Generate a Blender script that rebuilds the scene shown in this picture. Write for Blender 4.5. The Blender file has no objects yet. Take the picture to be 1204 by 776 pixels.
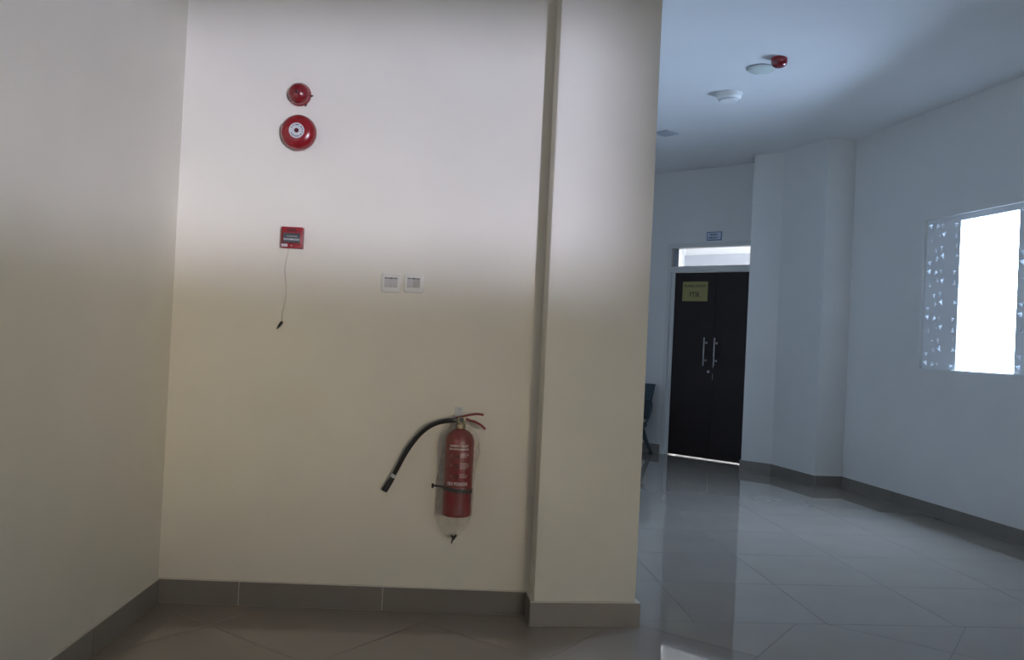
import bpy, bmesh, math, random
from mathutils import Vector, Matrix
R = math.radians
random.seed(7)
SC = bpy.context.scene
COL = SC.collection

# ------------------------------------------------------------------ camera
CAM_Z = 1.191
cd = bpy.data.cameras.new('camera'); cam = bpy.data.objects.new('camera', cd); COL.objects.link(cam)
cd.sensor_fit = 'HORIZONTAL'; cd.sensor_width = 36.0; cd.lens = 36.0 * 975.8 / 1204.0
cd.clip_start = 0.05; cd.clip_end = 200
_p, _r = .0114, .0477
_F = Vector((0, math.cos(_p), math.sin(_p))); _U0 = Vector((0, -math.sin(_p), math.cos(_p))); _X0 = Vector((1, 0, 0))
_Rt = _X0 * math.cos(_r) + _U0 * math.sin(_r); _Up = _U0 * math.cos(_r) - _X0 * math.sin(_r)
cam.matrix_world = Matrix(((_Rt.x, _Up.x, -_F.x, 0), (_Rt.y, _Up.y, -_F.y, 0), (_Rt.z, _Up.z, -_F.z, CAM_Z), (0, 0, 0, 1)))
SC.camera = cam

# ------------------------------------------------------------------ world, daylight, exposure
wd = bpy.data.worlds.new('overcast_sky'); SC.world = wd; wd.use_nodes = True
bg = wd.node_tree.nodes['Background']
bg.inputs['Color'].default_value = (0.50, 0.69, 1.0, 1); bg.inputs['Strength'].default_value = 43.0
SC.view_settings.view_transform = 'Standard'; SC.view_settings.look = 'None'
SC.view_settings.gamma = 1.0; SC.view_settings.use_curve_mapping = False
SC.view_settings.exposure = 0.36
SC.cycles.use_denoising = True
SC.cycles.max_bounces = 12; SC.cycles.diffuse_bounces = 8; SC.cycles.glossy_bounces = 6
SC.cycles.transparent_max_bounces = 12; SC.cycles.sample_clamp_indirect = 6.0
SC.cycles.caustics_reflective = False; SC.cycles.caustics_refractive = False

def area_light(name, loc, aim, sx, sy, power, color=(1, 1, 1), portal=False):
    l = bpy.data.lights.new(name, 'AREA'); l.shape = 'RECTANGLE'; l.size = sx; l.size_y = sy
    l.energy = power; l.color = color
    o = bpy.data.objects.new(name, l); COL.objects.link(o); o.location = loc
    o.rotation_euler = (Vector(aim) - Vector(loc)).to_track_quat('-Z', 'Z').to_euler()
    if portal: l.cycles.is_portal = True
    return o

# daylight from well behind the camera, reaching the walls through the rear ribbon window
area_light('window_rear_offscreen', (10.4, -19.5, 0.90), (-0.4, 3.6, 2.0), 0.9, 0.8, 3500, (0.68, 0.70, 0.93))
# warm fill light, added out of view to brighten the lower walls
area_light('window_rear_high_offscreen', (10.2, -19.6, 3.0), (-0.4, 3.6, 1.0), 6.5, 3.4, 2300, (1.0, 0.84, 0.62))
# lamp of the room behind the double door: it lights the transom and the gap under the leaves
area_light('classroom_lamp_offscreen', (4.0, 9.9, 2.96), (4.0, 9.9, 0), 0.9, 0.9, 255, (1.0, 0.98, 0.96))

# ------------------------------------------------------------------ materials
def mat(name, col, rough=.6, var=0.0, vscale=6.0, bump=0.0, bscale=200.0, metallic=0.0, spec=.5, coat=0.0, trans=0.0):
    m = bpy.data.materials.new(name); m.use_nodes = True
    nt = m.node_tree; b = nt.nodes['Principled BSDF']
    b.inputs['Base Color'].default_value = (*col, 1); b.inputs['Roughness'].default_value = rough
    b.inputs['Metallic'].default_value = metallic; b.inputs['Specular IOR Level'].default_value = spec
    b.inputs['Coat Weight'].default_value = coat
    if trans: b.inputs['Transmission Weight'].default_value = trans
    if var or bump:
        tc = nt.nodes.new('ShaderNodeTexCoord')
    if var:
        n = nt.nodes.new('ShaderNodeTexNoise'); n.inputs['Scale'].default_value = vscale; n.inputs['Detail'].default_value = 5
        nt.links.new(tc.outputs['Object'], n.inputs['Vector'])
        r = nt.nodes.new('ShaderNodeValToRGB')
        r.color_ramp.elements[0].position = .3; r.color_ramp.elements[1].position = .7
        r.color_ramp.elements[0].color = (*[c * (1 - var) for c in col], 1)
        r.color_ramp.elements[1].color = (*[min(1, c * (1 + var)) for c in col], 1)
        nt.links.new(n.outputs['Fac'], r.inputs['Fac']); nt.links.new(r.outputs['Color'], b.inputs['Base Color'])
    if bump:
        n2 = nt.nodes.new('ShaderNodeTexNoise'); n2.inputs['Scale'].default_value = bscale; n2.inputs['Detail'].default_value = 3
        nt.links.new(tc.outputs['Object'], n2.inputs['Vector'])
        bp = nt.nodes.new('ShaderNodeBump'); bp.inputs['Strength'].default_value = bump; bp.inputs['Distance'].default_value = .002
        nt.links.new(n2.outputs['Fac'], bp.inputs['Height']); nt.links.new(bp.outputs['Normal'], b.inputs['Normal'])
    return m

M = {}
M['cream'] = mat('cream_wall_paint', (.72, .69, .605), .55, .025, 3, .15, 160)
M['white_wall'] = mat('grey_white_wall_paint', (.68, .675, .655), .6, .02, 3, .2, 160)
M['ceil'] = mat('ceiling_paint', (.76, .76, .76), .7, .015, 2)
M['base'] = mat('taupe_baseboard_tile', (.20, .178, .155), .28, .05, 4)
M['mortar'] = mat('pale_mortar', (.62, .59, .52), .9)
M['tile'] = mat('polished_floor_tile', (.275, .24, .20), .022, .04, 2.5, spec=.62)
M['grout'] = mat('dark_grout', (.06, .055, .05), .8)
M['red'] = mat('red_gloss_enamel', (.23, .009, .014), .22, coat=.4)
M['red_plastic'] = mat('red_plastic', (.25, .010, .017), .38)
M['red_lens'] = mat('clear_red_lens', (.19, .010, .015), .12, coat=.6)
M['red_dark'] = mat('dark_red_core', (.07, .004, .008), .4)
M['ext_red'] = mat('extinguisher_red', (.185, .006, .011), .3, coat=.3)
M['white_print'] = mat('white_print', (.72, .68, .66), .5)
M['black_print'] = mat('black_print', (.02, .02, .022), .5)
M['label_white'] = mat('white_label', (.56, .58, .59), .4)
M['black'] = mat('black_rubber', (.012, .012, .014), .45)
M['charcoal'] = mat('charcoal_panel', (.05, .058, .062), .3)
M['panel_grey'] = mat('grey_print', (.30, .31, .31), .5)
M['chrome'] = mat('brushed_steel', (.42, .42, .44), .35, metallic=1)
M['zinc'] = mat('zinc_bracket', (.55, .57, .60), .45, metallic=.4)
M['brass'] = mat('brass_valve', (.30, .26, .17), .4, metallic=.7)
M['ivory'] = mat('ivory_switch_plastic', (.70, .695, .65), .35)
M['rocker'] = mat('grey_white_rocker', (.52, .52, .51), .35)
M['rocker2'] = mat('beige_rocker', (.43, .42, .37), .4)
M['dark'] = mat('dark_gap', (.02, .02, .02), .7)
M['wood'] = mat('dark_brown_door_laminate', (.020, .012, .011), .5, .25, 3, spec=.3)
M['frame'] = mat('grey_white_frame', (.60, .60, .58), .4)
M['yellow'] = mat('yellow_sign_card', (.29, .245, .09), .6)
M['ink'] = mat('olive_black_ink', (.045, .04, .02), .6)
M['blue'] = mat('blue_sign_border', (.10, .16, .30), .5)
M['sign_white'] = mat('blue_white_sign', (.50, .56, .66), .5)
M['navy'] = mat('navy_ink', (.03, .05, .10), .5)
M['bench'] = mat('dark_teal_steel', (.018, .035, .045), .35)
M['bench_leg'] = mat('grey_painted_steel', (.05, .07, .08), .35)
M['screen'] = mat('white_screen_panel', (.78, .79, .80), .7)
M['det_white'] = mat('white_detector_plastic', (.80, .80, .78), .4)
M['disc'] = mat('pale_green_grey_disc', (.58, .64, .60), .5)
M['vent'] = mat('slate_vent', (.42, .43, .47), .5)
M['pale_blue'] = mat('pale_blue_dado', (.44, .455, .49), .6)
M['white'] = mat('white_room_paint', (.85, .85, .85), .6)
def film():
    m = bpy.data.materials.new('clear_plastic_film'); m.use_nodes = True; nt = m.node_tree
    b = nt.nodes['Principled BSDF']; b.inputs['Base Color'].default_value = (.42, .40, .36, 1); b.inputs['Roughness'].default_value = .3
    t = nt.nodes.new('ShaderNodeBsdfTransparent'); mx = nt.nodes.new('ShaderNodeMixShader')
    n = nt.nodes.new('ShaderNodeTexNoise'); n.inputs['Scale'].default_value = 26; n.inputs['Detail'].default_value = 4; n.inputs['Distortion'].default_value = 1.2
    tc = nt.nodes.new('ShaderNodeTexCoord'); nt.links.new(tc.outputs['Object'], n.inputs['Vector'])
    mr = nt.nodes.new('ShaderNodeMapRange'); mr.inputs[1].default_value = .4; mr.inputs[2].default_value = .75; mr.inputs[3].default_value = .05; mr.inputs[4].default_value = .22
    nt.links.new(n.outputs['Fac'], mr.inputs[0]); nt.links.new(mr.outputs[0], mx.inputs[0])
    nt.links.new(t.outputs[0], mx.inputs[1]); nt.links.new(b.outputs[0], mx.inputs[2])
    nt.links.new(mx.outputs[0], nt.nodes['Material Output'].inputs['Surface'])
    return m
M['film'] = film()
def glass():
    m = bpy.data.materials.new('thin_window_glass'); m.use_nodes = True; nt = m.node_tree
    g = nt.nodes.new('ShaderNodeBsdfGlossy'); g.inputs['Roughness'].default_value = .02
    t = nt.nodes.new('ShaderNodeBsdfTransparent'); t.inputs['Color'].default_value = (.93, .96, 1, 1)
    fr = nt.nodes.new('ShaderNodeFresnel'); mx = nt.nodes.new('ShaderNodeMixShader')
    nt.links.new(fr.outputs[0], mx.inputs[0]); nt.links.new(t.outputs[0], mx.inputs[1]); nt.links.new(g.outputs[0], mx.inputs[2])
    nt.links.new(mx.outputs[0], nt.nodes['Material Output'].inputs['Surface'])
    return m
M['glass'] = glass()

# ------------------------------------------------------------------ helpers
def link(name, bm, m, parent=None, smooth=False):
    bmesh.ops.recalc_face_normals(bm, faces=bm.faces)
    me = bpy.data.meshes.new(name); bm.to_mesh(me); bm.free()
    if m is not None: me.materials.append(M[m] if isinstance(m, str) else m)
    if smooth:
        for p in me.polygons: p.use_smooth = True
        me.set_sharp_from_angle(angle=R(38))
    o = bpy.data.objects.new(name, me); COL.objects.link(o)
    if parent is not None: o.parent = parent
    return o
def tag(o, label, cat, group=None):
    o['label'] = label; o['category'] = cat
    if group: o['group'] = group
    return o
def thing(name, label, cat, loc, rz=0.0, group=None):
    o = bpy.data.objects.new(name, None); o.empty_display_size = .05; COL.objects.link(o)
    o.location = loc; o.rotation_euler = (0, 0, rz)
    return tag(o, label, cat, group)
def struct(o):
    o['kind'] = 'structure'; return o
def box(bm, x0, x1, y0, y1, z0, z1, bev=0.0, seg=2):
    vs = [bm.verts.new((x, y, z)) for x in (x0, x1) for y in (y0, y1) for z in (z0, z1)]
    fs = [bm.faces.new([vs[i] for i in q]) for q in ((0, 1, 3, 2), (4, 6, 7, 5), (0, 4, 5, 1), (2, 3, 7, 6), (0, 2, 6, 4), (1, 5, 7, 3))]
    if bev:
        es = list({e for f in fs for e in f.edges})
        bmesh.ops.bevel(bm, geom=es, offset=bev, segments=seg, affect='EDGES', profile=.5)
def boxo(name, m, parent, x0, x1, y0, y1, z0, z1, bev=0.0, smooth=False):
    bm = bmesh.new(); box(bm, x0, x1, y0, y1, z0, z1, bev); return link(name, bm, m, parent, smooth)
def prism(bm, poly, z0, z1):
    a = [bm.verts.new((p[0], p[1], z0)) for p in poly]; b = [bm.verts.new((p[0], p[1], z1)) for p in poly]
    n = len(poly); bm.faces.new(a[::-1]); bm.faces.new(b)
    for i in range(n): bm.faces.new((a[i], a[(i + 1) % n], b[(i + 1) % n], b[i]))
def wallprism(name, poly, z0, z1, m):
    bm = bmesh.new(); prism(bm, poly, z0, z1); return struct(link(name, bm, m))
def lathe(bm, prof, seg=48, axis='Z', org=(0, 0, 0)):
    """prof: list of (radius, height). axis Z up, or Y: height runs along -Y (out of the wall)."""
    rings = []
    for r, h in prof:
        if r < 1e-6:
            p = (0, 0, h) if axis == 'Z' else (0, -h, 0)
            rings.append([bm.verts.new((p[0] + org[0], p[1] + org[1], p[2] + org[2]))]); continue
        ring = []
        for i in range(seg):
            a = 2 * math.pi * i / seg; c, s = r * math.cos(a), r * math.sin(a)
            p = (c, s, h) if axis == 'Z' else (c, -h, s)
            ring.append(bm.verts.new((p[0] + org[0], p[1] + org[1], p[2] + org[2])))
        rings.append(ring)
    for A, B in zip(rings, rings[1:]):
        if len(A) == 1 and len(B) == 1: continue
        for i in range(seg):
            j = (i + 1) % seg
            if len(A) == 1: bm.faces.new((A[0], B[i], B[j]))
            elif len(B) == 1: bm.faces.new((A[i], A[j], B[0]))
            else: bm.faces.new((A[i], A[j], B[j], B[i]))
    for ring, rev in ((rings[0], True), (rings[-1], False)):
        if len(ring) > 1: bm.faces.new(ring[::-1] if rev else ring)
def latheo(name, m, parent, prof, seg=48, axis='Z', org=(0, 0, 0)):
    bm = bmesh.new(); lathe(bm, prof, seg, axis, org); return link(name, bm, m, parent, True)
def catmull(pts, n=8):
    P = [Vector(p) for p in pts]; P = [P[0] * 2 - P[1]] + P + [P[-1] * 2 - P[-2]]; out = []
    for i in range(1, len(P) - 2):
        for k in range(n):
            t = k / n; a, b, c, d = P[i - 1:i + 3]
            out.append(.5 * ((2 * b) + (c - a) * t + (2 * a - 5 * b + 4 * c - d) * t * t + (3 * b - a - 3 * c + d) * t ** 3))
    out.append(P[-2]); return out
def tube(bm, pts, rad, seg=12, flat=1.0):
    P = [Vector(p) for p in pts]; rings = []; up = None
    for i, p in enumerate(P):
        t = (P[min(i + 1, len(P) - 1)] - P[max(i - 1, 0)]).normalized()
        if up is None:
            up = Vector((0, 1, 0)) if abs(t.y) < .9 else Vector((0, 0, 1))
        n = (up - t * up.dot(t)).normalized(); b = t.cross(n); up = n
        r = rad[i] if isinstance(rad, (list, tuple)) else rad
        rings.append([bm.verts.new(p + n * (r * math.cos(2 * math.pi * k / seg)) + b * (r * flat * math.sin(2 * math.pi * k / seg))) for k in range(seg)])
    for A, B in zip(rings, rings[1:]):
        for k in range(seg): bm.faces.new((A[k], A[(k + 1) % seg], B[(k + 1) % seg], B[k]))
    bm.faces.new(rings[0][::-1]); bm.faces.new(rings[-1])
def tubeo(name, m, parent, pts, rad, seg=12, flat=1.0):
    bm = bmesh.new(); tube(bm, pts, rad, seg, flat); return link(name, bm, m, parent, True)
def text_mesh(body, size, width=None, bold=0.0, depth=.0008):
    """flat lettering as a mesh lying in XZ, centred, reading from -Y"""
    cu = bpy.data.curves.new('lettering', 'FONT'); cu.body = body; cu.size = size; cu.align_x = 'CENTER'; cu.align_y = 'CENTER'
    cu.offset = bold; cu.extrude = depth; cu.resolution_u = 3
    ob = bpy.data.objects.new('lettering_tmp', cu); COL.objects.link(ob)
    dg = bpy.context.evaluated_depsgraph_get(); dg.update()
    me = bpy.data.meshes.new_from_object(ob.evaluated_get(dg))
    bpy.data.objects.remove(ob); bpy.data.curves.remove(cu)
    xs = [v.co.x for v in me.vertices]; ys = [v.co.y for v in me.vertices]
    s = width / (max(xs) - min(xs)) if width else 1.0
    cx, cy = (max(xs) + min(xs)) / 2, (max(ys) + min(ys)) / 2
    for v in me.vertices: v.co = Vector(((v.co.x - cx) * s, -v.co.z, v.co.y - cy))
    return me
def texto(name, m, parent, body, size, loc, width=None, bold=0.0):
    me = text_mesh(body, size, width, bold); me.materials.append(M[m])
    o = bpy.data.objects.new(name, me); COL.objects.link(o); o.parent = parent; o.location = loc; return o

# ------------------------------------------------------------------ plan of the place (metres; camera at the origin)
H = 3.15                                                     # ceiling height
def along(p, yaw, d): return (p[0] + math.sin(R(yaw)) * d, p[1] + math.cos(R(yaw)) * d)
BASE_T = .010                                                # baseboard tiles stand this proud of the paint
A_BACK = R(2.1)                                              # back wall turn
ux, uy = math.cos(A_BACK), math.sin(A_BACK)
def back_pt(x, off=0.0):                                     # point on the painted face of the back wall; off = out of the wall
    y = 3.583 + (x + .502) * math.tan(A_BACK) + BASE_T
    return (x + uy * off, y - ux * off)
corner = back_pt(-1.459)
lx, ly = math.sin(R(2.1)), -math.cos(R(2.1))                 # left wall, running towards the camera
def left_pt(d, off=0.0): return (corner[0] + lx * d + math.cos(R(2.1)) * off, corner[1] + ly * d + math.sin(R(2.1)) * off)
left_end = left_pt(7.2)
# right wall
RC = (3.040, 7.503); rx, ry = math.sin(R(169.4)), math.cos(R(169.4)); A_RIGHT = math.atan2(ry, rx)
def right_pt(t, off=0.0): return (RC[0] + rx * t + ry * off, RC[1] + ry * t - rx * off)   # off = into the room
right_end = right_pt(11.1)
# door wall
D0 = (1.777, 9.213); A_DOOR = R(-40.98); dx, dy = math.cos(A_DOOR), math.sin(A_DOOR)
def door_pt(s, off=0.0): return (D0[0] + dx * s + dy * off, D0[1] + dy * s - dx * off)    # off = into the hall

# ------------------------------------------------------------------ room shell
wallprism('wall_left', [corner, left_end, (left_end[0] - .15, left_end[1]), (corner[0] - .15, corner[1] + .15)], 0, H, 'cream')
pb = back_pt(.45)
wallprism('wall_back', [(corner[0] - .0, corner[1]), pb, (pb[0], pb[1] + .15), (corner[0], corner[1] + .15)], 0, H, 'cream')
PL, PR = (.146, 3.485), (.578, 3.5385)
pu = (Vector(PR) - Vector(PL)).normalized(); pn = Vector((-pu.y, pu.x))
PLb = Vector(PL) + pn * .28; PRb = Vector(PR) + pn * .30
bm = bmesh.new(); prism(bm, [PL, PR, tuple(PRb), tuple(PLb)], 0, H)
es = [e for e in bm.edges if abs(e.verts[0].co.z - e.verts[1].co.z) > 1 and (e.verts[0].co.xy - Vector(PL)).length < .01 or abs(e.verts[0].co.z - e.verts[1].co.z) > 1 and (e.verts[0].co.xy - Vector(PR)).length < .01]
bmesh.ops.bevel(bm, geom=es, offset=.003, segments=2, affect='EDGES')
struct(link('wall_column', bm, 'cream'))
wallprism('wall_partition', [(-.05, 3.79), (.10, 3.79), (-.25, 11.0), (-.40, 11.0)], 0, H, 'white_wall')
# door wall with the opening for the double door and its transom (opening s -.05..1.03, z 0..2.335)
bm = bmesh.new()
def dbox(s0, s1, z0, z1, o0=-.14, o1=0.0): prism(bm, [door_pt(s0, o1), door_pt(s1, o1), door_pt(s1, o0), door_pt(s0, o0)], z0, z1)
dbox(-2.75, -.085, 0, H); dbox(-.085, 1.03, 2.335, H)
struct(link('wall_door', bm, 'white_wall'))
# stepped corner block between the door and the right wall
AL, AB, BC = (2.343, 8.289), (2.588, 8.103), (2.777, 7.465)
ret = door_pt(1.03)
wallprism('wall_corner', [AL, AB, BC, RC, right_pt(0, -.35), (3.1, 8.9), door_pt(1.35, -.14), door_pt(1.03, -.14), ret], 0, H, 'white_wall')
# right wall with window openings
WIN = [(.968, 2.27)]; WZ0, WZ1 = 1.116, 2.285; RW_T = .16
bm = bmesh.new()
def rbox(t0, t1, z0, z1): prism(bm, [right_pt(t0), right_pt(t1), right_pt(t1, -RW_T), right_pt(t0, -RW_T)], z0, z1)
prev = 0.0
for a, b in WIN:
    rbox(prev, a, 0, H); rbox(a, b, 0, WZ0); rbox(a, b, WZ1, H); prev = b
rbox(prev, 11.1, 0, H)
bmesh.ops.remove_doubles(bm, verts=bm.verts, dist=1e-5)
struct(link('wall_right', bm, 'white_wall'))
# rear wall (behind the camera) with its ribbon window
RY = left_end[1]; RWX = (0.60, 3.58); RWZ = (1.288, 2.06)
bm = bmesh.new()
xr = right_end[0] + .2
for x0, x1, z0, z1 in ((left_end[0] - .15, RWX[0], 0, H), (RWX[1], xr, 0, H), (*RWX, 0, RWZ[0]), (*RWX, RWZ[1], H)): box(bm, x0, x1, RY - .10, RY, z0, z1)
struct(link('wall_rear', bm, 'cream'))
wallprism('ceiling', [(left_end[0] - .2, RY - .1), (xr + .1, RY - .1), (3.4, 9.2), door_pt(1.4, -.14), door_pt(-2.9, -.14), (corner[0] - .2, corner[1] + 1)], H, H + .12, 'ceil')
# unseen enclosure, added to keep sky light out of the rear ribbon window
bm = bmesh.new()
for q in ((-3, 15, -20.6, -20.4, -.3, 5.6), (-3.2, -3, -20.6, RY - .1, -.3, 5.6), (15, 15.2, -20.6, RY - .1, -.3, 5.6), (-3.2, 15.2, -20.6, RY - .1, 5.4, 5.6), (-3.2, 15.2, -20.6, RY - .1, -.5, -.3), (-3.2, 15.2, RY - .13, RY - .1, H, 5.6), (xr, 15.2, RY - .13, RY - .1, -.5, 5.6), (-3.2, left_end[0] - .15, RY - .13, RY - .1, -.5, 5.6)): box(bm, *q)
struct(link('wall_hall', bm, 'white_wall'))
# classroom behind the double door
bm = bmesh.new()
prism(bm, [door_pt(-1.9, -3.6), door_pt(2.2, -3.6), door_pt(2.2, -3.7), door_pt(-1.9, -3.7)], 2.65, 3.05)
prism(bm, [door_pt(-1.9, -.14), door_pt(-1.9, -3.7), door_pt(-2.0, -3.7), door_pt(-2.0, -.14)], 0, 3.05)
prism(bm, [door_pt(2.2, -.14), door_pt(2.3, -.14), door_pt(2.3, -3.7), door_pt(2.2, -3.7)], 0, 3.05)
prism(bm, [door_pt(-2.0, -.14), door_pt(2.3, -.14), door_pt(2.3, -3.7), door_pt(-2.0, -3.7)], 3.05, 3.15)
struct(link('wall_classroom', bm, 'white'))
bm = bmesh.new()
prism(bm, [door_pt(-1.9, -3.56), door_pt(2.2, -3.56), door_pt(2.2, -3.7), door_pt(-1.9, -3.7)], 0, 2.65)
struct(link('wall_classroom_dado', bm, 'pale_blue'))

# ------------------------------------------------------------------ floor: grout bed with every tile a part
bm = bmesh.new(); prism(bm, [(-2.2, RY - .2), (5.6, RY - .2), (5.6, 14.6), (-2.2, 14.6)], -.10, -.0012)
floor = struct(link('floor', bm, 'grout'))
def clip(poly, n, c):                                        # keep n.p <= c
    out = []
    for i in range(len(poly)):
        a, b = poly[i], poly[(i + 1) % len(poly)]
        da, db = n[0] * a[0] + n[1] * a[1] - c, n[0] * b[0] + n[1] * b[1] - c
        if da <= 0: out.append(a)
        if da * db < 0:
            t = da / (da - db); out.append((a[0] + (b[0] - a[0]) * t, a[1] + (b[1] - a[1]) * t))
    return out
def grid_xy(u, v, yaw):
    c, s = math.cos(R(yaw)), math.sin(R(yaw)); return (u * c + v * s, -u * s + v * c)
BN = (math.sin(R(-4.9)), math.cos(R(-4.9))); BV = 3.545; G = .0011
def inside_plan(c):
    x, y = c
    if y > 11.2 or y < RY - .3 or x < -1.9: return False
    if (x - RC[0]) * ry - (y - RC[1]) * rx < -.45: return False       # beyond the right wall
    if (x - D0[0]) * dy - (y - D0[1]) * dx < -.5: return False        # beyond the door wall
    return True
tile_mesh = None
def add_tile(poly, shared):
    global tile_mesh
    cx = sum(p[0] for p in poly) / len(poly); cy = sum(p[1] for p in poly) / len(poly)
    bm = bmesh.new(); prism(bm, [(p[0] - cx, p[1] - cy) for p in poly], -.008, 0)
    o = link('floor_tile', bm, 'tile', floor); o.location = (cx, cy, 0); return o
protos = {}
def place_tiles(u0, v0, su, sv, yaw, diag):
    for i in range(-22, 22):
        for j in range(-22, 26):
            q = [(u0 + (i + a) * su + g1 * G, v0 + (j + b) * sv + g2 * G) for a, b, g1, g2 in ((0, 0, 1, 1), (1, 0, -1, 1), (1, 1, -1, -1), (0, 1, 1, -1))]
            poly = [grid_xy(u, v, yaw) for u, v in q]
            c = (sum(p[0] for p in poly) / 4, sum(p[1] for p in poly) / 4)
            if not inside_plan(c): continue
            full = True
            vals = [BN[0] * p[0] + BN[1] * p[1] for p in poly]
            if diag:
                if max(vals) > BV:
                    bey = clip(poly, (-BN[0], -BN[1]), -BV)
                    bx = sum(p[0] for p in bey) / len(bey); by = sum(p[1] for p in bey) / len(bey)
                    if min(vals) > BV and bx > .36: continue
                    if bx > .36: poly = clip(poly, BN, BV - G); full = False
                    elif by > 4.2: continue
            else:
                if c[0] < .3 and c[1] < 4.3 or c[0] < -.4: continue
                if min(vals) < BV - .01: continue
            if len(poly) < 3: continue
            key = diag
            if full and key in protos:
                o = protos[key].copy(); COL.objects.link(o); o.parent = floor; o.location = (c[0], c[1], 0)
            else:
                o = add_tile(poly, full)
                if full: protos[key] = o
place_tiles(2.039, .446, .603, .603, -54.7, True)
place_tiles(1.765, BV, .604, .592, -4.9, False)

# ------------------------------------------------------------------ baseboards: one tile a part, bedded on a pale mortar strip
def baseboard(name, p0, p1, joints, m, t=.010, h=.100, out=None, mortar='mortar', top=.004):
    """p0 -> p1 along the wall face with the room on the right-hand side of the direction (out = explicit normal)"""
    a = Vector(p0); b = Vector(p1); d = (b - a); L = d.length; d.normalize(); n = Vector(out) if out else Vector((d.y, -d.x))
    def q(s, o): return (a.x + d.x * s + n.x * o, a.y + d.y * s + n.y * o)
    bm = bmesh.new(); prism(bm, [q(0, t * .82), q(L, t * .82), q(L, -.002), q(0, -.002)], 0, h + top)
    root = struct(link(name, bm, mortar))
    js = [0] + [j for j in joints if 0 < j < L] + [L]
    for s0, s1 in zip(js, js[1:]):
        g = .0012; bm = bmesh.new(); prism(bm, [q(s0 + (g if s0 else 0), t), q(s1 - (g if s1 < L else 0), t), q(s1 - (g if s1 < L else 0), .0), q(s0 + (g if s0 else 0), .0)], .001, h)
        link('baseboard_tile', bm, m, root)
    return root
bj0 = back_pt(-1.459); Lb = (Vector(back_pt(.125)) - Vector(bj0)).length
baseboard('baseboard_back', bj0, (.128, back_pt(.128)[1]), [.345, .957], 'base', out=(uy, -ux))
le = left_pt(7.2)
baseboard('baseboard_left', corner, le, [.012 + .6 * k for k in range(0, 12)], 'base', out=(math.cos(R(2.1)), math.sin(R(2.1))))
PT = .018
pL0 = Vector(PL) - pu * PT - pn * 0; 
baseboard('baseboard_column', Vector(PL) - pu * PT, Vector(PR) + pu * PT, [], 'base', t=PT, out=(-pn.x, -pn.y), h=.100, top=.003)
baseboard('baseboard_column_side', Vector(PL), Vector(PL) + pn * .158, [], 'base', t=PT, out=(-pu.x, -pu.y), h=.100, top=.003)
baseboard('baseboard_column_return', Vector(PR), Vector(PRb), [], 'base', t=PT, out=(pu.x, pu.y), h=.100, top=.003)
jt = (Vector((3.275, 6.19)) - Vector(RC)).length
baseboard('baseboard_right', RC, right_end, [jt + .603 * k for k in range(-2, 17)], 'base', out=(ry, -rx), top=.001)
def nrm(a, b): d = (Vector(b) - Vector(a)).normalized(); return (d.y, -d.x)
baseboard('baseboard_corner_front', BC, RC, [], 'base', top=.001)
e1 = (Vector(BC) - Vector(AB)).normalized()
baseboard('baseboard_corner_side', AB, Vector(BC) + e1 * .010, [.36], 'base', top=.001)
e2 = (Vector(AL) - Vector(AB)).normalized()
baseboard('baseboard_corner_door', Vector(AL) + e2 * .012, Vector(AB) - e2 * .004, [], 'base', top=.001)
baseboard('baseboard_door', door_pt(-2.6), door_pt(-.09), [.45, 1.05], 'base', out=(dy, -dx), top=.001)

# ------------------------------------------------------------------ window screens in the right wall
def screen_panel(w, h, t, holes):
    """slab in local XZ (x 0..w, z 0..h, y 0..t) pierced by triangular holes"""
    bm = bmesh.new(); box(bm, 0, w, 0, t, 0, h); me = bpy.data.meshes.new('screen_panel'); bm.to_mesh(me); bm.free()
    ob = bpy.data.objects.new('screen_panel', me); COL.objects.link(ob)
    bm = bmesh.new()
    for (cx, cz, r, a, k) in holes:
        pts = [(cx + r * math.cos(a + q) * (k if n else 1.0), cz + r * math.sin(a + q)) for n, q in enumerate((0, 2.3, 4.0))]
        A = [bm.verts.new((p[0], -.02, p[1])) for p in pts]; B = [bm.verts.new((p[0], t + .02, p[1])) for p in pts]
        bm.faces.new(A); bm.faces.new(B[::-1])
        for i in range(3): bm.faces.new((A[i], B[i], B[(i + 1) % 3], A[(i + 1) % 3]))
    bmesh.ops.recalc_face_normals(bm, faces=bm.faces)
    mc = bpy.data.meshes.new('cutter'); bm.to_mesh(mc); bm.free(); oc = bpy.data.objects.new('cutter', mc); COL.objects.link(oc)
    md = ob.modifiers.new('b', 'BOOLEAN'); md.operation = 'DIFFERENCE'; md.object = oc; md.solver = 'EXACT'
    dg = bpy.context.evaluated_depsgraph_get(); dg.update()
    me2 = bpy.data.meshes.new_from_object(ob.evaluated_get(dg)); me2.materials.clear(); me2.materials.append(M['screen']); me2.name = 'screen_panel'
    bpy.data.objects.remove(ob); bpy.data.objects.remove(oc)
    return me2
rnd = random.Random(11)
PW, PH = .372, WZ1 - WZ0
holes = []
rows = 13; colsn = 5
unit = [(rnd.uniform(-.018, .018), rnd.uniform(-.02, .02), rnd.uniform(.020, .030), rnd.uniform(0, 6.28), rnd.uniform(.55, 1.0)) for _ in range(24)]
for rr in range(rows):
    for cc in range(colsn):
        if (rr * colsn + cc) % 5 == 3: continue
        u = unit[(rr % 4) * colsn + cc]
        holes.append((.04 + cc * .073 + u[0] + (.02 if rr % 2 else 0) * .5, .05 + rr * (PH - .1) / (rows - 1) + u[1], u[2], u[3], u[4]))
holes = [h for h in holes if .03 < h[0] < PW - .03 and .03 < h[1] < PH - .03]
panel_me = screen_panel(PW, PH, .11, holes)
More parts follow.
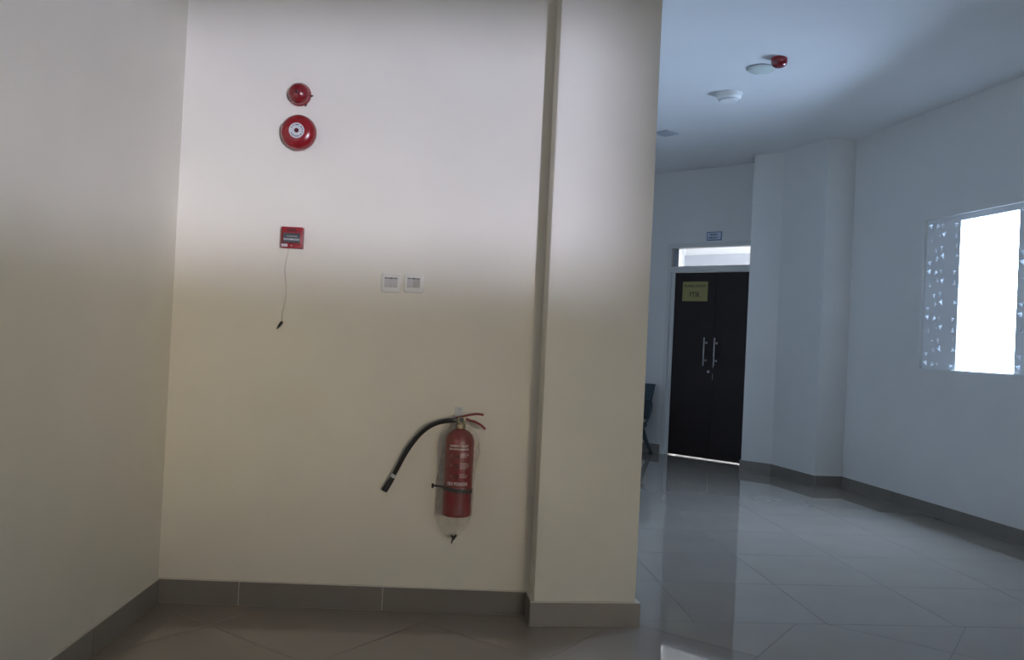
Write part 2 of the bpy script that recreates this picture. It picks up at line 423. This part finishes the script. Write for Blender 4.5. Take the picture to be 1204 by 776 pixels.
for n, (a, b) in enumerate(WIN):
    p = right_pt(a)
    root = thing('window_%d' % (n + 1), '', '', (p[0], p[1], 0), A_RIGHT)
    del root['label'], root['category']; struct(root)
    W = b - a
    for x in (.0, W - PW):
        o = bpy.data.objects.new('screen_panel', panel_me); COL.objects.link(o); o.parent = root; o.location = (x, .030, WZ0)
    boxo('head_strip', 'screen', root, PW, W - PW, .030, .090, 2.240, WZ1)
    boxo('sill_strip', 'screen', root, PW, W - PW, .030, .150, WZ0 - .004, WZ0 + .004)
    c = right_pt((a + b) / 2, -.155)
    area_light('window_portal', (c[0], c[1], (WZ0 + 2.24) / 2), (c[0] + ry * 1, c[1] - rx * 1, (WZ0 + 2.24) / 2), W, 1.16, 1, portal=True)
w4 = bpy.data.objects.new('window_2', None); COL.objects.link(w4); struct(w4); w4.location = (RWX[0], RY, 0)
ww = RWX[1] - RWX[0]
boxo('window_frame', 'frame', w4, 0, ww, -.08, -.04, RWZ[0], RWZ[0] + .012); boxo('window_frame', 'frame', w4, 0, ww, -.08, -.04, RWZ[1] - .012, RWZ[1])

# ------------------------------------------------------------------ double door with transom
door = bpy.data.objects.new('door_1', None); COL.objects.link(door); struct(door); door.location = (D0[0], D0[1], 0); door.rotation_euler = (0, 0, A_DOOR)
bm = bmesh.new()
# local x along the wall, -y into the hall
for x0, x1, z0, z1 in ((-.088, -.045, 0, 2.34), (1.0, 1.032, 0, 2.34), (-.088, 1.032, 2.292, 2.34), (-.045, 1.0, 2.020, 2.086)):
    box(bm, x0, x1, -.012, .10, z0, z1)
box(bm, -.045, -.002, .018, .10, 0, 2.020)                    # rebate behind the left jamb
link('door_frame', bm, 'frame', door)
tr = boxo('transom_pane', 'glass', door, -.045, 1.0, .050, .055, 2.086, 2.292)
boxo('glazing_bead', 'frame', tr, -.044, .010, .056, .094, 2.087, 2.291)
for n, (x0, x1) in enumerate(((.0, .4985), (.5015, 1.0))):
    leaf = boxo('door_leaf', 'wood', door, x0, x1, .020, .060, .012, 2.016, .002)
    hx = .414 if n == 0 else .536
    pull = tubeo('pull_handle', 'chrome', leaf, [(hx, -.035, 1.005), (hx, -.035, 1.312)], .0075, 12)
    for z in (1.065, 1.255):
        tubeo('handle_post', 'chrome', pull, [(hx, -.035, z), (hx + .0, .022, z)], .006, 10)
        latheo('rose', 'chrome', pull, [(.0, 0), (.013, 0), (.013, .004), (0, .004)], 20, 'Y', (hx, .0205, z))
    if n == 0:
        latheo('lock_cylinder', 'chrome', leaf, [(0, 0), (.015, 0), (.014, .008), (.006, .009), (0, .009)], 20, 'Y', (.452, .0205, .945))
    else:
        for z0, z1 in ((1.055, 1.085), (.985, 1.02), (.86, .925)): boxo('meeting_strip', 'chrome', leaf, .5015, .5045, .016, .021, z0, z1)
# yellow card on the left leaf
p = door_pt(.250, -.0195)
s = thing('yellow_door_sign', 'yellow card reading RUANG KULIAH FTIK on dark double door', 'sign', (p[0], p[1], 1.811), A_DOOR)
boxo('sign_card', 'yellow', s, -.152, .152, -.002, .0008, -.107, .107)
texto('lettering', 'ink', s, 'RUANG KULIAH', .040, (0, -.0024, .060), .262, .0009)
texto('lettering', 'ink', s, 'FTIK', .078, (0, -.0024, -.034), .128, .0016)
# small room sign above the frame
p = door_pt(.463, 0)
s = thing('room_name_sign', 'small white sign with blue border on wall above transom', 'sign', (p[0], p[1], 2.404), A_DOOR)
boxo('sign_border', 'blue', s, -.088, .088, -.008, .0005, -.047, .047, .002)
boxo('sign_plate', 'sign_white', s, -.078, .078, -.0095, -.0075, -.037, .037)
texto('lettering', 'navy', s, 'RUANG', .026, (-.004, -.0102, .0165), .082, .0008)
texto('lettering', 'navy', s, 'KELAS 1', .024, (-.006, -.0102, -.0165), .106, .0008)

# ------------------------------------------------------------------ fire alarm set on the back wall
def wall_thing(name, label, cat, x, z, group=None):
    p = back_pt(x); return thing(name, label, cat, (p[0], p[1], z), A_BACK, group)
# alarm indicator lamp
t = wall_thing('indicator_lamp', 'small red domed alarm indicator lamp above the fire bell', 'alarm lamp', -.965, 2.203)
latheo('base', 'red_plastic', t, [(0, -.001), (.050, -.001), (.0505, .006), (.049, .014), (0, .014)], 48, 'Y')
latheo('lens', 'red_lens', t, [(.046, .012), (.047, .018), (.044, .030), (.037, .041), (.026, .049), (.013, .0535), (0, .055)], 48, 'Y')
latheo('bulb_tip', 'red_dark', t, [(.010, .052), (.008, .057), (0, .059)], 20, 'Y')
tubeo('wire_end', 'black', t, [(.049, -.006, -.004), (.058, -.012, -.004)], .0034, 8)
tubeo('wire_end', 'black', t, [(.033, -.006, -.040), (.027, -.008, -.049)], .0034, 8)
# bell
t = wall_thing('fire_alarm_bell', 'round red fire alarm bell with white label disc on wall', 'bell', -.957, 2.035)
latheo('back_box', 'red', t, [(0, -.001), (.040, -.001), (.040, .022), (0, .022)], 36, 'Y')
latheo('gong', 'red', t, [(.070, .020), (.0735, .014), (.0765, .0145), (.0768, .019), (.0755, .028), (.071, .040), (.062, .050), (.050, .0555), (.036, .058), (.015, .059), (0, .059)], 64, 'Y')
lab = latheo('label_disc', 'label_white', t, [(0, .0585), (.0325, .0585), (.0325, .0602), (0, .0602)], 48, 'Y')
for k, (a, ln) in enumerate([(95, .009), (78, .009), (40, .010), (15, .006), (-12, .006), (-42, .008), (-75, .010), (-98, .009), (-125, .009), (-150, .007), (150, .007), (125, .007)]):
    bm = bmesh.new(); box(bm, -ln / 2, ln / 2, -.0605, -.0600, -.0019, .0019)
    bmesh.ops.transform(bm, matrix=Matrix.Rotation(-R(a - 90), 4, 'Y'), verts=bm.verts)
    bmesh.ops.translate(bm, vec=(.0245 * math.cos(R(a)), 0, .0245 * math.sin(R(a))), verts=bm.verts)
    link('print_mark', bm, 'black_print', lab)
latheo('centre_screw', 'red_dark', t, [(0, .060), (.0095, .060), (.0095, .063), (.007, .065), (0, .065)], 24, 'Y')
# manual call point
t = wall_thing('manual_call_point', 'square red fire call point with dark press panel', 'call point', -.961, 1.582)
boxo('housing', 'red_plastic', t, -.0455, .0455, -.030, .001, -.0455, .0455, .003, True)
boxo('bezel', 'red_plastic', t, -.0385, .0385, -.0335, -.029, -.026, .021, .002, True)
pan = boxo('press_panel', 'charcoal', t, -.036, .0355, -.0348, -.033, -.0235, .0185)
boxo('print_line', 'panel_grey', pan, -.020, .026, -.0352, -.0347, .0025, .0065)
boxo('print_line', 'panel_grey', pan, -.034, .034, -.0352, -.0347, -.0125, -.0045)
boxo('print_mark', 'label_white', pan, -.004, .006, -.0354, -.0351, -.0105, -.0070)
texto('lettering', 'black_print', t, 'FIRE', .0120, (-.001, -.0304, .0325), .036, .0006)
st = boxo('sticker', 'label_white', t, -.042, -.017, -.0308, -.0300, -.0400, -.0285)
boxo('print_line', 'panel_grey', st, -.038, -.021, -.0311, -.0307, -.0360, -.0325)
boxo('test_mark', 'label_white', t, -.0035, .0035, -.0306, -.0300, -.0352, -.0338); boxo('test_mark', 'label_white', t, -.0007, .0007, -.0306, -.0300, -.0385, -.0305)
# hanging cord with plug
t = wall_thing('hanging_cord', 'thin pale wire hanging below red call point with black jack plug', 'cord', -.980, 1.19)
pts = [(.000, -.004, .347), (.002, -.006, .332), (-.005, -.005, .300), (-.010, -.005, .262), (-.004, -.005, .215), (.001, -.005, .170), (-.001, -.005, .120), (-.009, -.005, .075), (-.010, -.006, .050), (-.012, -.008, .030)]
tubeo('wire', mat('faded_pink_wire', (.45, .40, .34), .6), t, catmull(pts, 8), .0009, 6)
bm = bmesh.new(); tube(bm, [(-.009, -.008, .031), (-.0125, -.008, .025), (-.019, -.008, .014), (-.0245, -.008, .006)], [.0045, .006, .0055, .0042], 14); link('plug', bm, 'black', t, True)
tubeo('plug_tip', 'black', t, [(-.024, -.008, .007), (-.030, -.008, -.001)], .003, 10)

# ------------------------------------------------------------------ light switches
def switch(x, z, label, cols):
    t = wall_thing('light_switch', label, 'switch', x, z, None)
    bm = bmesh.new(); box(bm, -.0425, .0425, -.0095, .001, -.0425, .0425)
    bmesh.ops.bevel(bm, geom=[e for e in bm.edges if abs(e.verts[0].co.y - e.verts[1].co.y) > .005], offset=.013, segments=6, affect='EDGES', profile=.5)
    front = [e for e in bm.edges if all(v.co.y < -.009 for v in e.verts) and len({f for f in e.link_faces}) == 2 and any(all(v.co.y < -.009 for v in f.verts) for f in e.link_faces) and not all(all(v.co.y < -.009 for v in f.verts) for f in e.link_faces)]
    bmesh.ops.bevel(bm, geom=front, offset=.004, segments=3, affect='EDGES', profile=.5)
    link('faceplate', bm, 'ivory', t, True)
    boxo('insert_gap', 'dark', t, -.0265, .0265, -.0100, -.0092, -.0190, .0215)
    for k, (x0, x1) in enumerate(((-.0258, -.0004), (.0004, .0258))):
        bm = bmesh.new()
        prof = [(-.0098, -.0182), (-.0112, -.0182), (-.0150, .0125), (-.0138, .0160), (-.0098, .0160)]
        A = [bm.verts.new((x0, y, zz)) for y, zz in prof]; B = [bm.verts.new((x1, y, zz)) for y, zz in prof]
        bm.faces.new(A); bm.faces.new(B[::-1])
        for i in range(5): bm.faces.new((A[i], B[i], B[(i + 1) % 5], A[(i + 1) % 5]))
        rk = link('rocker', bm, cols[k], t)
        boxo('marker_strip', 'panel_grey', rk, x0 + .004, x1 - .002, -.0104, -.0099, .0170, .0205)
    return t
switch(-.5325, 1.4115, 'white double rocker light switch on the side nearer the call point', ('rocker', 'rocker'))
switch(-.435, 1.4145, 'white light switch with one yellowed rocker on the side nearer the column', ('rocker', 'rocker2'))

# ------------------------------------------------------------------ fire extinguisher in its plastic bag
EX = -.2015
t = wall_thing('fire_extinguisher', 'red dry powder fire extinguisher hanging on the wall with black hose', 'extinguisher', EX, .437)
YC = -.075; RB = .0615                                        # cylinder axis in front of the wall, body radius
def axisprof(prof, name, m, parent, seg=56, org=(0, YC, 0)): return latheo(name, m, parent, prof, seg, 'Z', org)
body = axisprof([(0, .006), (.050, .006), (.052, 0), (.058, 0), (.0605, .006), (RB, .014), (RB, .310), (.060, .322), (.053, .340), (.040, .354), (.026, .361), (.018, .366), (.018, .374), (0, .374)], 'cylinder', 'ext_red', t)
axisprof([(0, .368), (.021, .368), (.021, .384), (.016, .388), (.0155, .398), (0, .398)], 'neck_ring', 'brass', t, 32)
boxo('valve_block', 'brass', t, -.014, .020, YC - .014, YC + .014, .394, .416, .003, True)
# levers: upper squeeze lever and lower carrying handle
def lever(name, pts, w, th):
    P = catmull(pts, 7); bm = bmesh.new(); L = []
    for i, p in enumerate(P):
        tg = (P[min(i + 1, len(P) - 1)] - P[max(i - 1, 0)]).normalized(); n = Vector((-tg.z, 0, tg.x))
        ww = w if i > 5 else w * (.75 + .05 * i)
        L.append([bm.verts.new(p + n * (th * a) + Vector((0, ww * b, 0))) for a, b in ((-.5, -.5), (.5, -.5), (.5, .5), (-.5, .5))])
    for A, B in zip(L, L[1:]):
        for k in range(4): bm.faces.new((A[k], A[(k + 1) % 4], B[(k + 1) % 4], B[k]))
    bm.faces.new(L[0][::-1]); bm.faces.new(L[-1])
    return link(name, bm, 'ext_red', t, True)
lever('squeeze_lever', [(-.022, YC, .411), (.004, YC, .417), (.034, YC, .425), (.066, YC, .4305), (.096, YC, .4285)], .022, .0085)
lever('carry_handle', [(-.012, YC, .409), (.020, YC, .408), (.040, YC, .402), (.062, YC, .397), (.086, YC, .385), (.106, YC, .368)], .022, .0085)
latheo('pressure_gauge', 'charcoal', t, [(0, 0), (.010, 0), (.010, .005), (0, .005)], 24, 'Y', (.004, YC - .013, .404))
# hose and nozzle
hp = [(-.004, YC, .402), (-.030, YC + .004, .399), (-.064, YC + .012, .394), (-.100, YC + .022, .383), (-.135, YC + .030, .364), (-.172, YC + .034, .331), (-.205, YC + .038, .288), (-.232, YC + .042, .243), (-.256, YC + .046, .193), (-.279, YC + .048, .145)]
tubeo('hose', 'black', t, catmull(hp, 7), .0100, 14)
tubeo('hose_clip', 'zinc', t, [(-.2745, YC + .048, .153), (-.2815, YC + .048, .1395)], .0118, 16)
bm = bmesh.new(); tube(bm, [(-.279, YC + .048, .143), (-.288, YC + .048, .125), (-.300, YC + .048, .104), (-.3135, YC + .048, .080)], [.0105, .0118, .0125, .0132], 16); link('nozzle', bm, 'black', t, True)
# strap with buckle, sagging slightly
bm = bmesh.new(); rs = RB + .0018; ring = []
for k in range(56):
    a = 2 * math.pi * k / 56; zc = .112 + .006 * math.cos(a) * -1.0
    ring.append([bm.verts.new(((rs if q else rs - .0025) * math.cos(a), YC + (rs if q else rs - .0025) * math.sin(a), zc + dz)) for q, dz in ((1, -.0085), (1, .0085), (0, .0085), (0, -.0085))])
for k in range(56):
    A, B = ring[k], ring[(k + 1) % 56]
    for q in range(4): bm.faces.new((A[q], A[(q + 1) % 4], B[(q + 1) % 4], B[q]))
strap = link('strap', bm, 'black', t, True)
tubeo('strap_tail', 'black', strap, catmull([(-.056, YC - .026, .119), (-.074, YC - .034, .124), (-.092, YC - .036, .1255), (-.106, YC - .036, .125)], 5), .0078, 8, .4)
boxo('buckle', 'black', strap, -.1085, -.100, YC - .038, YC - .030, .1155, .1345, .001)
# printed label wrapped on the cylinder
def wrap(me, z, m, name='lettering'):
    for v in me.vertices:
        d = -v.co.y; a = v.co.x / RB
        v.co = Vector(((RB + .0004 + d) * math.sin(a), YC - (RB + .0004 + d) * math.cos(a), v.co.z + z))
    me.materials.clear(); me.materials.append(M[m])
    o = bpy.data.objects.new(name, me); COL.objects.link(o); o.parent = body; return o
wrap(text_mesh('SAFETY FIRST', .0125, .082, .0004, .0002), .2985, 'white_print')
wrap(text_mesh('FIRE EXTINGUISHER', .0090, .088, .0003, .0002), .2850, 'white_print')
wrap(text_mesh('DRY POWDER', .0200, .092, .0003, .0002), .1400, 'white_print')
def bar(x0, x1, z0, z1, m, name='print_line'):
    bm = bmesh.new(); n = 6
    for k in range(n):
        a, b = x0 + (x1 - x0) * k / n, x0 + (x1 - x0) * (k + 1) / n; r = RB + .0006
        bm.faces.new([bm.verts.new((r * math.sin(x / RB), YC - r * math.cos(x / RB), z)) for x, z in ((a, z0), (b, z0), (b, z1), (a, z1))])
    bmesh.ops.remove_doubles(bm, verts=bm.verts, dist=1e-6)
    o = link(name, bm, m, body); return o
faint = mat('faint_white_print', (.50, .34, .33), .5)
for z, ws in ((.266, (.038, .042, .030)), (.226, (.038, .042, .044, .032)), (.182, (.026, .038, .034))):
    for k, w in enumerate(ws): bar(.006, .006 + w, z - k * .0068 - .0016, z - k * .0068 + .0016, faint)
    bar(-.016, .001, z - .020, z - .003, 'red_dark', 'pictogram')
    bar(-.034, -.030, z - .012, z - .008, faint, 'print_mark')
for x0, x1 in ((-.036, .002), (.014, .032)): bar(x0, x1, .1190, .1222, faint)
# wall hook
h = wall_thing('wall_hook_plate', 'galvanised hook plate screwed to wall behind extinguisher valve', 'hook', -.213, .862)
boxo('plate', 'zinc', h, -.017, .017, -.004, .001, -.030, .026, .001)
for z in (.016, -.012): latheo('screw', 'chrome', h, [(0, .0035), (.004, .0035), (.003, .006), (0, .0065)], 12, 'Y', (.003, 0, z))
tubeo('hook', 'zinc', h, catmull([(0, -.002, -.022), (0, -.030, -.024), (0, -.052, -.018), (0, -.058, -.004)], 6), .004, 10)
# plastic bag
bag = wall_thing('plastic_bag', 'clear plastic bag wrapped around the red fire extinguisher', 'bag', EX, .437)
bm = bmesh.new(); rb = random.Random(5); rings = []; SEG = 40
prof = [(-.104, -.010, .010, -.004), (-.094, -.006, .016, .008), (-.070, -.014, .038, .024), (-.040, -.014, .066, .050), (.0, -.014, .078, .068), (.060, -.015, .080, .072), (.130, -.011, .079, .072), (.200, -.004, .079, .073), (.270, .004, .080, .074), (.315, .008, .076, .072), (.345, .008, .064, .062), (.375, .002, .046, .044), (.400, -.006, .028, .028), (.418, -.016, .014, .014)]
for z, xo, rxx, ryy in prof:
    ring = []
    for k in range(SEG):
        a = 2 * math.pi * k / SEG
        wob = 1 + .05 * math.sin(3 * a + z * 31) + .035 * math.sin(7 * a - z * 47) + rb.uniform(-.02, .02)
        ring.append(bm.verts.new((xo + rxx * wob * math.cos(a), min(YC + max(ryy, .008) * wob * math.sin(a), -.003), z + .006 * math.sin(2 * a + z * 20))))
    rings.append(ring)
for A, B in zip(rings, rings[1:]):
    for k in range(SEG): bm.faces.new((A[k], A[(k + 1) % SEG], B[(k + 1) % SEG], B[k]))
bm.faces.new(rings[0][::-1])
link('film', bm, 'film', bag, True)
bm = bmesh.new()
tube(bm, catmull([(-.016, YC, -.088), (-.008, YC - .008, -.094), (.002, YC, -.088), (-.004, YC + .007, -.098), (-.010, YC, -.106)], 5), .0055, 8)
link('knot', bm, 'dark', bag, True)
tubeo('bag_tail', 'dark', bag, [(-.010, YC, -.104), (-.014, YC, -.116), (-.013, YC, -.122)], .003, 8)

# ------------------------------------------------------------------ ceiling fittings in the hall
t = thing('smoke_detector', 'round white smoke detector on ceiling nearer the double door', 'detector', (1.575, 6.33, H))
latheo('base', 'det_white', t, [(0, .001), (.098, .001), (.099, -.010), (.097, -.018), (0, -.018)], 56)
latheo('body', 'det_white', t, [(.092, -.016), (.091, -.030), (.085, -.044), (.077, -.050), (0, -.050)], 56)
latheo('sensor_gap', 'vent', t, [(0, -.049), (.076, -.049), (.075, -.054), (0, -.054)], 48)
latheo('sensor_cap', 'det_white', t, [(0, -.053), (.070, -.053), (.067, -.059), (.045, -.062), (0, -.063)], 48)
t = thing('ceiling_disc_cover', 'flat pale grey disc cover screwed to ceiling beside red lamp', 'cover', (1.637, 5.725, H))
latheo('backing_ring', 'vent', t, [(0, .001), (.098, .001), (.098, -.006), (0, -.006)], 56)
latheo('cover_plate', 'disc', t, [(0, -.005), (.094, -.005), (.096, -.009), (.088, -.015), (0, -.016)], 56)
for a in (100, 190, 350): latheo('screw', 'chrome', t, [(0, -.013), (.005, -.013), (.004, -.018), (0, -.018)], 12, 'Z', (.080 * math.cos(R(a)), .080 * math.sin(R(a)), 0))
t = thing('ceiling_indicator_lamp', 'red domed indicator lamp on ceiling next to flat disc', 'alarm lamp', (1.695, 5.515, H))
latheo('base', 'red_plastic', t, [(0, .001), (.050, .001), (.054, -.010), (.054, -.028), (0, -.028)], 10)
latheo('lens', 'red_lens', t, [(.053, -.026), (.050, -.040), (.041, -.053), (.024, -.061), (0, -.063)], 24)
t = thing('ceiling_vent', 'slate grey square ceiling vent half hidden behind the cream column', 'vent', (1.325, 7.585, H), R(40))
bm = bmesh.new()
for x0, x1, y0, y1 in ((-.080, .080, -.080, -.066), (-.080, .080, .066, .080), (-.080, -.066, -.066, .066), (.066, .080, -.066, .066)): box(bm, x0, x1, y0, y1, -.010, .001)
link('vent_frame', bm, 'vent', t)
boxo('backing', 'dark', t, -.066, .066, -.066, .066, -.002, .001)
for k in range(6): boxo('slat', 'vent', t, -.066, .066, -.060 + k * .022, -.048 + k * .022, -.009, -.003)

# ------------------------------------------------------------------ steel waiting bench left of the door
bp = door_pt(-.10, .33)
b = thing('waiting_bench', 'dark steel waiting bench against wall beside the double door', 'bench', (bp[0], bp[1], 0), A_DOOR)
# local x along the wall (bench runs to -x), -y into the hall; back towards +y
BL = 1.62
tubeo('beam', 'bench_leg', b, [(.02, .0, .335), (-BL - .02, .0, .335)], .028, 4)
for x in (-.06, -BL + .06):
    bm = bmesh.new()
    tube(bm, [(x, .02, .335), (x, .13, .165), (x, .245, .022)], [.030, .025, .020], 8)
    tube(bm, [(x, -.01, .335), (x, -.12, .17), (x, -.25, .022)], [.030, .025, .020], 8)
    lg = link('leg', bm, 'bench_leg', b, True)
    for y in (.25, -.255): latheo('foot_pad', 'black', lg, [(0, 0), (.024, 0), (.024, .012), (.014, .024), (0, .024)], 16, 'Z', (x, y, 0))
for k in range(3):
    x1 = -.01 - k * .535; x0 = x1 - .515
    def curved(name, pts, th):
        P = catmull(pts, 6); bm = bmesh.new(); L = []
        for i, p in enumerate(P):
            tg = (P[min(i + 1, len(P) - 1)] - P[max(i - 1, 0)]).normalized(); n = Vector((0, -tg.z, tg.y))
            L.append([bm.verts.new(Vector((x, 0, 0)) + p + n * th * s) for x, s in ((x0, 0), (x1, 0), (x1, 1), (x0, 1))])
        for A, B in zip(L, L[1:]):
            for q in range(4): bm.faces.new((A[q], A[(q + 1) % 4], B[(q + 1) % 4], B[q]))
        bm.faces.new(L[0][::-1]); bm.faces.new(L[-1]); return link(name, bm, 'bench', b, True)
    curved('seat', [(0, -.30, .415), (0, -.27, .432), (0, -.10, .405), (0, .06, .385), (0, .11, .395)], .006)
    curved('backrest', [(0, .075, .400), (0, .115, .470), (0, .165, .620), (0, .205, .740), (0, .222, .765)], .012)
for x in (.0, -.53, -1.065, -BL + .02):
    bm = bmesh.new(); tube(bm, catmull([(x, .0, .34), (x, .08, .40), (x, .13, .52), (x, .10, .585), (x, -.05, .60), (x, -.20, .585), (x, -.215, .55), (x, -.14, .42)], 5), .011, 8); link('armrest', bm, 'bench_leg', b, True)
